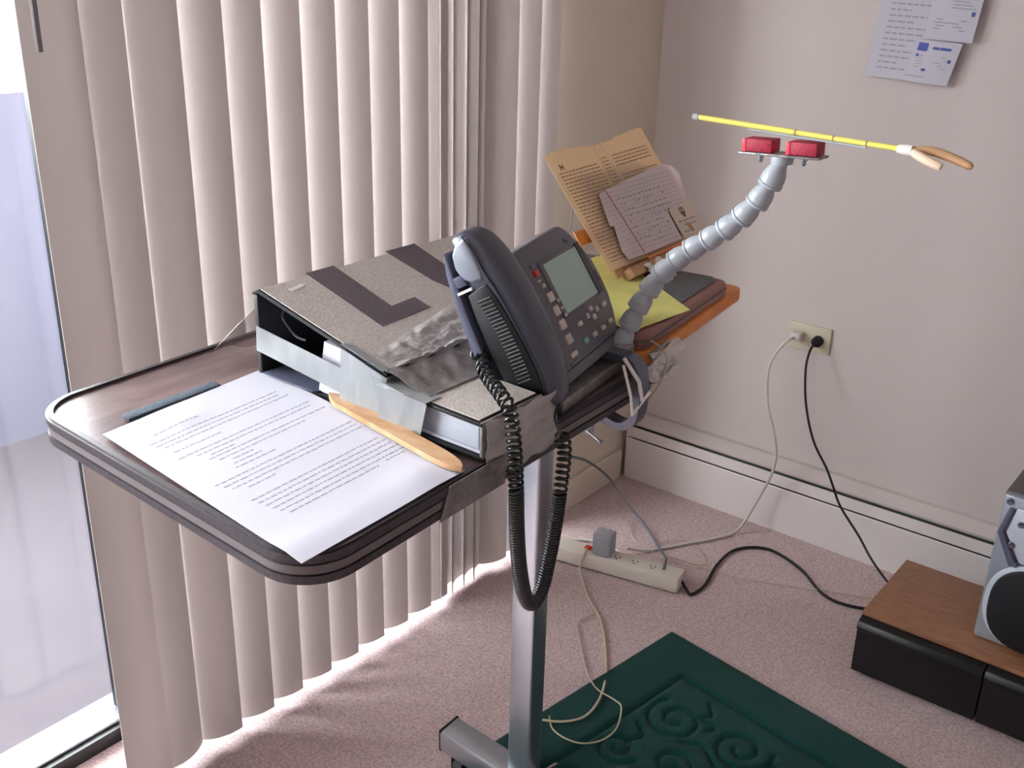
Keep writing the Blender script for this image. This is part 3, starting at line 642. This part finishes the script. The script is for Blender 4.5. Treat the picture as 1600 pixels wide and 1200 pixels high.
# coiled cord
def coil(path,r,wire,pitch_fn):
    P_=catmull(path,14); 
    ln=[0]; 
    for i in range(1,len(P_)): ln.append(ln[-1]+(P_[i]-P_[i-1]).length)
    tot=ln[-1]; out=[]; s=0; ph_=0; ds=.0009
    N=None; xs=[p.x for p in P_]; ys=[p.y for p in P_]; zs=[p.z for p in P_]
    at=lambda q: Vector((np.interp(q,ln,xs),np.interp(q,ln,ys),np.interp(q,ln,zs)))
    while s<tot:
        pitch=pitch_fn(s/tot); step=pitch/12; p=at(s); t=(at(min(s+.002,tot))-at(max(s-.002,0))).normalized()
        if N is None: N=(X-t*X.dot(t)).normalized()
        N=(N-t*N.dot(t)).normalized(); B=t.cross(N); out.append(p+r*(math.cos(ph_)*N+math.sin(ph_)*B)); ph_+=2*pi/12; s+=step
    return out
cpath=[P(-.221,.078,-.052),(-.682,.822,.990),(-.662,.800,.986),(-.640,.785,.983),(-.610,.765,.982),(-.588,.752,.975),(-.578,.748,.94),(-.577,.751,.896),(-.577,.754,.85),(-.577,.760,.801),(-.577,.771,.757),(-.577,.785,.738),(-.577,.802,.747),(-.577,.815,.785),(-.577,.824,.827),(-.577,.831,.871),(-.577,.834,.905),(-.580,.832,.925)]
def pf_(t): return .0115 if t<.22 else (.0072 if t<.38 else (.0034 if t<.88 else .0075))
b=nb(); tube(b,coil(cpath,.0068,.0016,pf_),.0018,6)
tube(b,catmull([(-.580,.832,.922),(-.586,.826,.945),tuple(P(-.19,-.010,.002))],6),.0017,6)
tag(obj('coiled_cord',b,M_cord,angle=60),'black coiled telephone cord hanging in a loop below the handset','telephone cord')
# taped riser under the phone
b=nb(); prism(b,[(-.640,1.050,tz+.001),(-.614,.880,tz+.001),(-.70,.877,tz+.001),(-.735,.90,tz+.001),(-.735,1.03,tz+.001)],(0,0,.0155),bev=.002)
tag(obj('taped_pad',b,M_taped),'flat pad wrapped in worn grey tape under the desk phone','pad')
b=nb(); prism(b,[(-.690,y_,zz) for y_,zz in ((.915,tz+.018),(1.02,tz+.018),(1.02,.962),(.915,.962))],(-.04,0,0),bev=.003); obj('rear_stand',b,M_phone,ph)
# ================================================================== BOARD, FOLDER, PAPERS BEHIND
bd=Vector((-.125,1,0)).normalized(); bw=Vector((1,.125,0)).normalized(); bo=Vector((-.623,1.062,0))
def B(w_,l,zz): return bo+bw*w_+bd*l+Z*zz
def Lsh(x0,x1,y0,y1,nt):
    R_=rrect(x0,x1,y0,y1,.018,6)
    return R_[:14]+[(x0,y0+nt),(-.108,y0+nt),(-.108,y0)]+R_[21:]
of=nb(); prism(of,[B(x,y,tz+.001) for x,y in Lsh(-.24,.004,-.005,.345,.05)],(0,0,.019),bev=.003); tag(obj('orange_folder',of,M_orange),'thick orange folder sticking out under the brown-edged board','folder')
bt=thing('reading_board','brown-edged board with a dark grey top lying on the orange folder','board',tuple(B(-.12,.15,tz+.02)))
b=nb(); prism(b,[B(x,y,.9405) for x,y in Lsh(-.25,.0,.0,.29,.048)],(0,0,.0225),bev=.004); obj('slab',b,M_brown,bt)
b=nb(); prism(b,[B(x,y,.9635) for x,y in Lsh(-.245,-.014,.005,.285,.048)],(0,0,.0014)); obj('grey_top',b,M_charc if False else mat('slate_grey_cover',(.36,.36,.37),.7,noise=.2,nscale=120,bump=.4,bscale=200),bt)
b=nb(); prism(b,[B(x,y,.9515) for x,y in Lsh(-.2515,.0015,-.0015,.2915,.048)],(0,0,.0022)); obj('edge_seam',b,M_edge2,bt)
# yellow paper
def yp(u,v):
    A=[Vector((-.640,1.055,0)),Vector((-.628,1.180,0)),Vector((-.865,1.345,0)),Vector((-.862,1.12,0))]
    p=(A[0]*(1-u)+A[1]*u)*(1-v)+(A[3]*(1-u)+A[2]*u)*v
    return Vector((p.x,p.y,.9665+.004*math.sin(v*3)*abs(math.sin(u*3+v))))
b=nb(); sheet(b,yp,12,12,.0006); tag(obj('yellow_paper',b,M_yel),'yellow-green sheet of paper lying on the brown-edged board','paper')
# easel + page
pw_=Vector((-.019,1,0)).normalized(); pu_=Vector((-.643,-.013,.766)).normalized(); pn_=pw_.cross(pu_).normalized(); pO=Vector((-.768,1.195,.985))
def G(w_,u_,c=0): return pO+pw_*w_+pu_*u_+pn_*c
es=thing('book_easel','small book easel with orange-tan ledge propping up the yellowed page','easel',(-.80,1.27,.966))
b=nb(); prism(b,[G(.02,-.012,-.003),G(.235,-.012,-.003),G(.215,.15,-.003),G(.04,.15,-.003)],pn_*-.004,bev=.001); obj('back_plate',b,M_wood,es)
b=nb(); prism(b,[G(.035,-.022,-.007),G(.235,-.020,-.007),G(.235,-.006,-.007),G(.035,-.006,-.007)],pn_*.020,bev=.002); obj('ledge',b,M_wood,es)
b=nb(); tube(b,[G(.03,.12,-.008),G(-.010,.080,-.010),(-.835,1.13,.967)],.0016,6); obj('wire_leg',b,M_steel,es)
b=nb(); tube(b,[G(.12,.10,-.008),(-.862,1.312,.967)],.002,6); obj('back_leg',b,M_steel,es)
b=nb(); prism(b,[G(-.018,.050,-.004),G(.03,.050,-.004),G(.03,.070,-.004),G(-.016,.072,-.004)],pn_*-.003,bev=.001); obj('side_flange',b,M_orange,es)
# page
pg2=thing('newsprint_page','yellowed printed page with column text leaning on the easel','paper',tuple(G(.135,0,0)))
ri=random.Random(9); tear=[ri.uniform(-.003,.003) for _ in range(40)]
def npg(u,v):
    w_=.272*u; hh=.186+.008*u+ (.004*math.sin(u*9)+tear[int(u*38)]*.5 if v>.9 else 0)
    return G(w_,hh*v,.0020+.010*(1-math.cos(2*pi*max(0,v-.75)))*.15+.004*abs(u-.47)**1.2)
b=nb(); sheet(b,npg,36,20,.0006); obj('sheet',b,M_page,pg2)
def dashes(bm,fn,rows,r,hh,lm=(.01,.04),gap=.008,lift=.0003,nrm=None,jag=0):
    for v,u0,u1 in rows:
        u=u0
        while u<u1-.004:
            l=min(r.uniform(*lm),u1-u); vv=v+r.uniform(-jag,jag)
            p=[fn(u,vv),fn(u+l,vv),fn(u+l,vv+hh),fn(u,vv+hh)]; q=[x+nrm*lift for x in p]; q2=[x+nrm*(lift+.00015) for x in p]
            add_faces(bm,[*q,*q2],[(0,1,2,3),(4,5,6,7),(0,1,5,4),(1,2,6,5),(2,3,7,6),(3,0,4,7)]); u+=l+gap
b=nb(); r=random.Random(21)
rows=[(.06+i*.0295,.045+(.06 if i>26 else 0),.42) for i in range(27)]+[(.06+i*.0295,.58,.95) for i in range(28) if i not in (22,23)]+[(.06+i*.0295,.455,.53) for i in range(28)]
dashes(b,npg,rows,r,.011,nrm=pn_); obj('column_text',b,M_brownink,pg2)
b=nb()
for w0,w1,v0,v1 in ((.018,.0195,.159,.168),(.0245,.026,.159,.168),(.0195,.0245,.163,.1642)):
    pp=[G(w0,v0,.006),G(w1,v0,.006),G(w1,v1,.006),G(w0,v1,.006)]; prism(b,pp,pn_*.0003)
obj('initial_letter',b,M_inkd,pg2)
b=nb()
for w0 in (.1215,.1445):
    prism(b,[G(w0,.06,.0046),G(w0+.0015,.06,.0046),G(w0+.0015,.190,.0046),G(w0,.190,.0046)],pn_*.0003)
obj('column_rule',b,M_card,pg2)
# note
nt_=thing('handwritten_note','lined note with a pink margin stuck over the lower right of the yellowed page','paper',tuple(G(.15,.06,.006)))
NP=[(.066,.110),(.123,.117),(.180,.122),(.262,.129),(.286,.122),(.296,.108),(.270,.058),(.205,.052),(.202,.006),(.105,.004),(.048,.005),(.043,.020),(.058,.058),(.048,.060)]
b=nb(); prism(b,[G(x,y,.0085) for x,y in NP],pn_*.0008); obj('sheet',b,M_note,nt_)
b=nb()
for i in range(16):
    vv=.012+i*.0068; u1=.198 if vv<.05 else .262+.12*(vv-.05)*2
    prism(b,[G(.062,vv,.0094),G(u1,vv,.0094),G(u1,vv+.0006,.0094),G(.062,vv+.0006,.0094)],pn_*.0002)
obj('ruled_lines',b,M_blueline,nt_)
b=nb(); prism(b,[G(.0905,.006,.0096),G(.0925,.006,.0096),G(.0845,.113,.0096),G(.0825,.113,.0096)],pn_*.0002); obj('margin_line',b,M_pinkline,nt_)
b=nb(); r=random.Random(4)
for k in range(9):
    y0=.018+k*.0095; x=.10
    while x<(.19 if y0<.055 else .225):
        pts=[G(x+.0016*i,y0+r.uniform(-.0015,.0015),.0098) for i in range(int(r.uniform(3,7)))]; tube(b,pts,.00030,4); x+=.0016*len(pts)+.004+ (r.random()<.25)*.02
obj('handwriting',b,mat('pencil_grey',(.62,.57,.62),.8),nt_)
cdm=thing('business_card','cream business card with a dark crest leaning at the right of the note','card',tuple(G(.24,.03,.010)))
b=nb(); prism(b,[G(.207,.055,.0105),G(.275,.060,.0105),G(.278,.008,.0105),G(.206,.004,.0105)],pn_*.0006); obj('card',b,M_card,cdm)
b=nb()
sh=[(.234,.051),(.240,.0525),(.246,.051),(.2455,.042),(.240,.0355),(.2345,.042)]
pts=[G(x,y,.0114) for x,y in sh+[sh[0]]]; tube(b,pts,.0005,5); tube(b,[G(.240,.0525,.0114),G(.240,.0355,.0114)],.0008,5); tube(b,[G(.2345,.045,.0114),G(.240,.040,.0114),G(.2455,.045,.0114)],.0006,5)
obj('crest',b,M_inkd,cdm)
b=nb(); r=random.Random(2); dashes(b,lambda u,v:G(.206+.07*u,.006+.05*v,.0113),[(.47,.12,.85),(.32,.3,.8),(.12,.15,.4)],r,.05,(.04,.12),.03,0,pn_); obj('printed_lines',b,M_ink,cdm)
b=nb(); prism(b,[G(.236,.010,.0113),G(.244,.010,.0113),G(.244,.024,.0113),G(.232,.028,.0113),G(.232,.024,.0113)],pn_*.0003); obj('tan_mark',b,M_wood,cdm)
# rubber band / orange pencil across ledge
b=nb(); tube(b,[G(.085,-.004,.014),G(.200,-.002,.014)],.0022,8); tag(obj('orange_pencil',b,M_rbr),'thin orange pencil lying along the easel ledge','pencil')
# crumpled white tissue
b=nb()
def tis(u,v):
    c=G(.065+.05*u,-.012-.030*v,.013); return c+Z*(.004*math.sin(u*9+v*4))+X*(.004*math.sin(v*11+u*6)+.012*v)
sheet(b,tis,10,10,.0012); tag(obj('folded_tissue',b,M_whitep),'crumpled white paper scrap in front of the easel ledge','paper scrap')
# ================================================================== CLAMP AND ARM
yc=1.012
cl=thing('table_clamp','blue-grey steel C-clamp gripping the front edge of the table','clamp',(-.62,yc,.88))
b=nb()
C=[(-.668,.9455),(-.640,.9500),(-.612,.9500),(-.599,.940),(-.594,.915),(-.5955,.885),(-.604,.869),(-.620,.863),(-.648,.869),(-.672,.873)]
path=[Vector((x,yc,z_)) for x,z_ in C]; Pp=catmull(path,6)
# rectangular bar swept
prev=None
for i,p in enumerate(Pp):
    t=(Pp[min(i+1,len(Pp)-1)]-Pp[max(i-1,0)]).normalized(); nn=Vector((-t.z,0,t.x)); w2=.0105; h2=.0050
    ring=[b.verts.new(p+Y*sy*w2+nn*sn_*h2) for sy,sn_ in ((-1,-1),(1,-1),(1,1),(-1,1))]
    if prev:
        for j in range(4): b.faces.new((prev[j],prev[(j+1)%4],ring[(j+1)%4],ring[j]))
    else: b.faces.new(ring)
    prev=ring
b.faces.new(prev[::-1]); bmesh.ops.recalc_face_normals(b,faces=b.faces); obj('frame',b,M_clamp,cl,angle=40)
b=nb(); lathe(b,(-.664,yc,.888),(0,0,-1),[(0,.009),(.003,.009),(.003,.0050),(.024,.0050),(.024,.0066),(.050,.0066),(.051,.004)],16); scr=obj('screw',b,M_steel,cl)
b=nb(); tube(b,[(-.672,yc-.002,.842),(-.636,yc-.018,.840)],.0016,8); lathe(b,(-.636,yc-.018,.840),(.036,-.016,-.002),[(0,.002),(.002,.0035),(.004,.002)],10); lathe(b,(-.676,yc-.001,.842),(-.036,.016,.002),[(0,.002),(.002,.0035),(.004,.002)],10); obj('tommy_bar',b,M_steel,scr)
b=nb()
tube(b,[(-.6035,yc-.028,.952),(-.5915,yc-.026,.915),(-.5925,yc-.018,.888)],.0019,6); tube(b,[(-.612,yc-.014,.955),(-.5900,yc-.012,.93),(-.5880,yc-.006,.905)],.0026,6); tube(b,[(-.5925,yc-.020,.888),(-.5865,yc+.008,.912)],.0020,6)
obj('cable_tie',b,M_whitep,cl,label='white cable ties round the clamp')
# clear bag hanging at table corner
b=nb()
def bg_(u,v):
    return Vector((-.607+.006*math.sin(v*9+u*5)+.006*math.sin(u*12)*v,1.045+.080*u,.948-(.040+.008*math.sin(u*3))*v+.002*math.sin(v*14)))
sheet(b,bg_,16,14,.0006); tag(obj('plastic_bag',b,glassy('bag_film',(.85,.85,.85),.62,.25)),'crumpled clear plastic bag taped at the table corner behind the clamp','plastic bag')
b=nb(); prism(b,[B(-.03,.012,.9395),B(.0055,.012,.9395),B(.0055,.088,.9395),B(-.03,.088,.9395)],(0,0,.0)) if False else None
b=nb(); prism(b,[(-.6185,1.068,.9330),(-.6310,1.135,.9330),(-.6310,1.135,.9400),(-.6185,1.068,.9400)],(.0025,0,0)); 
tag(obj('tape_strip',b,M_taped),'grey tape strip across the side of the orange folder','tape')
b=nb(); tube(b,catmull([(-.617,1.064,.958),(-.606,1.074,.948),(-.602,1.083,.93),(-.603,1.080,.91),(-.606,1.07,.895),(-.607,1.055,.885),(-.609,1.05,.868)],6),.0011,6); tag(obj('rubber_band',b,M_wire),'tan rubber band hanging by the clamp and plastic bag','rubber band')
ga=thing('flexible_arm','grey segmented flexible arm rising from the table clamp','support arm',(-.642,1.03,.95))
gp=[(-.642,1.04,.955),(-.639,1.045,.972),(-.630,1.05,.999),(-.616,1.055,1.029),(-.601,1.06,1.053),(-.582,1.06,1.072),(-.562,1.06,1.089),(-.541,1.06,1.104),(-.521,1.06,1.121),(-.504,1.06,1.138),(-.489,1.06,1.158),(-.480,1.06,1.177),(-.4725,1.06,1.196)]
gc=catmull(gp,10); ln=[0]
for i in range(1,len(gc)): ln.append(ln[-1]+(gc[i]-gc[i-1]).length)
tot=ln[-1]; ns=12; at=lambda q: Vector(tuple(np.interp(q,ln,[p[k] for p in gc]) for k in range(3)))
for i in range(ns):
    p=at(tot*i/ns); q=at(tot*(i+1)/ns); L=(q-p).length; s_=1.0 if i>0 else .95
    b=nb(); lathe(b,p,q-p,[(-.0035,.0100*s_),(-.003,.0134*s_),(.0002,.0138*s_),(.0008,.0128*s_),(L*.25,.0130*s_),(L*.50,.0118*s_),(L*.72,.0092*s_),(L*.92,.0076*s_),(L*1.1,.0074*s_)],24)
    obj('segment',b,M_loc,ga,angle=50)
b=nb(); lathe(b,(-.642,1.038,.944),(0,0,1),[(0,.016),(.010,.016),(.014,.012)],20); obj('base_collar',b,M_taped,ga)
b=nb(); lathe(b,(-.655,1.030,.950),(0,0,1),[(0,.004),(.004,.005),(.008,.003)],12); obj('screw',b,M_steel,ga)
# head plate with two red blocks
hp=Vector((-.4725,1.06,1.204)); hd_=Vector((.997,0,.05)).normalized(); hz=hd_.cross(Y).normalized(); hz=hz if hz.z>0 else -hz
b=nb(); obox(b,hp,hd_,Y,hz,.092,.026,.0025,.0008); obj('head_plate',b,M_taped,ga)
b=nb(); lathe(b,hp-hz*.010,hz,[(0,.0115),(.006,.0125),(.009,.012)],20); obj('head_socket',b,M_loc,ga)
for s_ in (-1,1):
    q=hp+hd_*(.0245*s_+(.000 if s_<0 else .001))+hz*.0085
    b=nb(); obox(b,q,hd_,Y,hz,.033,.022,.0135,.0012); g_=obj('grip_block',b,M_redp,ga)
    b=nb(); obox(b,q-hd_*.0150-Y*.0112,hd_,Y,hz,.0045,.0008,.0130,.0002); obox(b,q-hd_*.0168,hd_,Y,hz,.0008,.021,.0125,.0002); obj('red_face',b,M_redf,g_)
    b=nb(); lathe(b,hp+hd_*(.0245*s_)-hz*.0012,-hz,[(0,.0042),(.003,.0042),(.003,.0026),(.0075,.0024),(.009,.001)],12); obj('bolt',b,M_steel,ga)
# mouth stick
ms=thing('mouth_stick','yellow-shafted pointer stick with a tan forked end, resting on the red grip blocks','pointer stick',(-.46,1.06,1.225))
pA=Vector((-.571,1.052,1.2325)); pB=Vector((-.348,1.052,1.2268)); md=(pB-pA).normalized()
# passes just above the grip blocks
b=nb(); lathe(b,pA,md,[(0,.0030),((pB-pA).length*.5,.0030),((pB-pA).length*.5,.0027),((pB-pA).length,.0027)],14); obj('shaft',b,M_gold,ms)
b=nb(); lathe(b,pA-md*.007,md,[(0,.0028),(.001,.0036),(.007,.0036),(.0075,.003)],14); obj('rubber_tip',b,M_loc,ms)
b=nb()
for t in (.505,.69,.845): lathe(b,pA+md*((pB-pA).length*t),md,[(0,.0030),(.0008,.0034),(.0016,.0030)],14)
obj('ferrule',b,M_wood,ms)
b=nb(); tube(b,[pA+md*.06-Z*.0042,pA+md*.19-Z*.0040],.0013,6); obj('lead_wire',b,M_loc,ms)
b=nb(); lathe(b,pB-md*.002,md,[(0,.0042),(.009,.0055),(.014,.0050)],14); obj('collar',b,M_whitep,ms)
b=nb(); q0=pB+md*.010
tube(b,catmull([q0,q0+Vector((.012,-.004,-.004)),q0+Vector((.026,-.006,-.0085)),q0+Vector((.034,-.006,-.011))],5),.004,10,rfun=lambda t:.0036+.0010*math.sin(t*pi)-.0012*(t>.97))
obj('prong',b,mat('pale_wood_prong',(.86,.76,.66),.5),ms,label='pale prong of the fork')
b=nb(); tube(b,catmull([q0,q0+Vector((.018,.006,.001)),q0+Vector((.040,.008,-.004)),q0+Vector((.058,.008,-.0095))],5),.004,10,rfun=lambda t:.0036+.0010*math.sin(t*pi)-.0012*(t>.97))
obj('prong',b,M_wood,ms,label='tan prong of the fork')
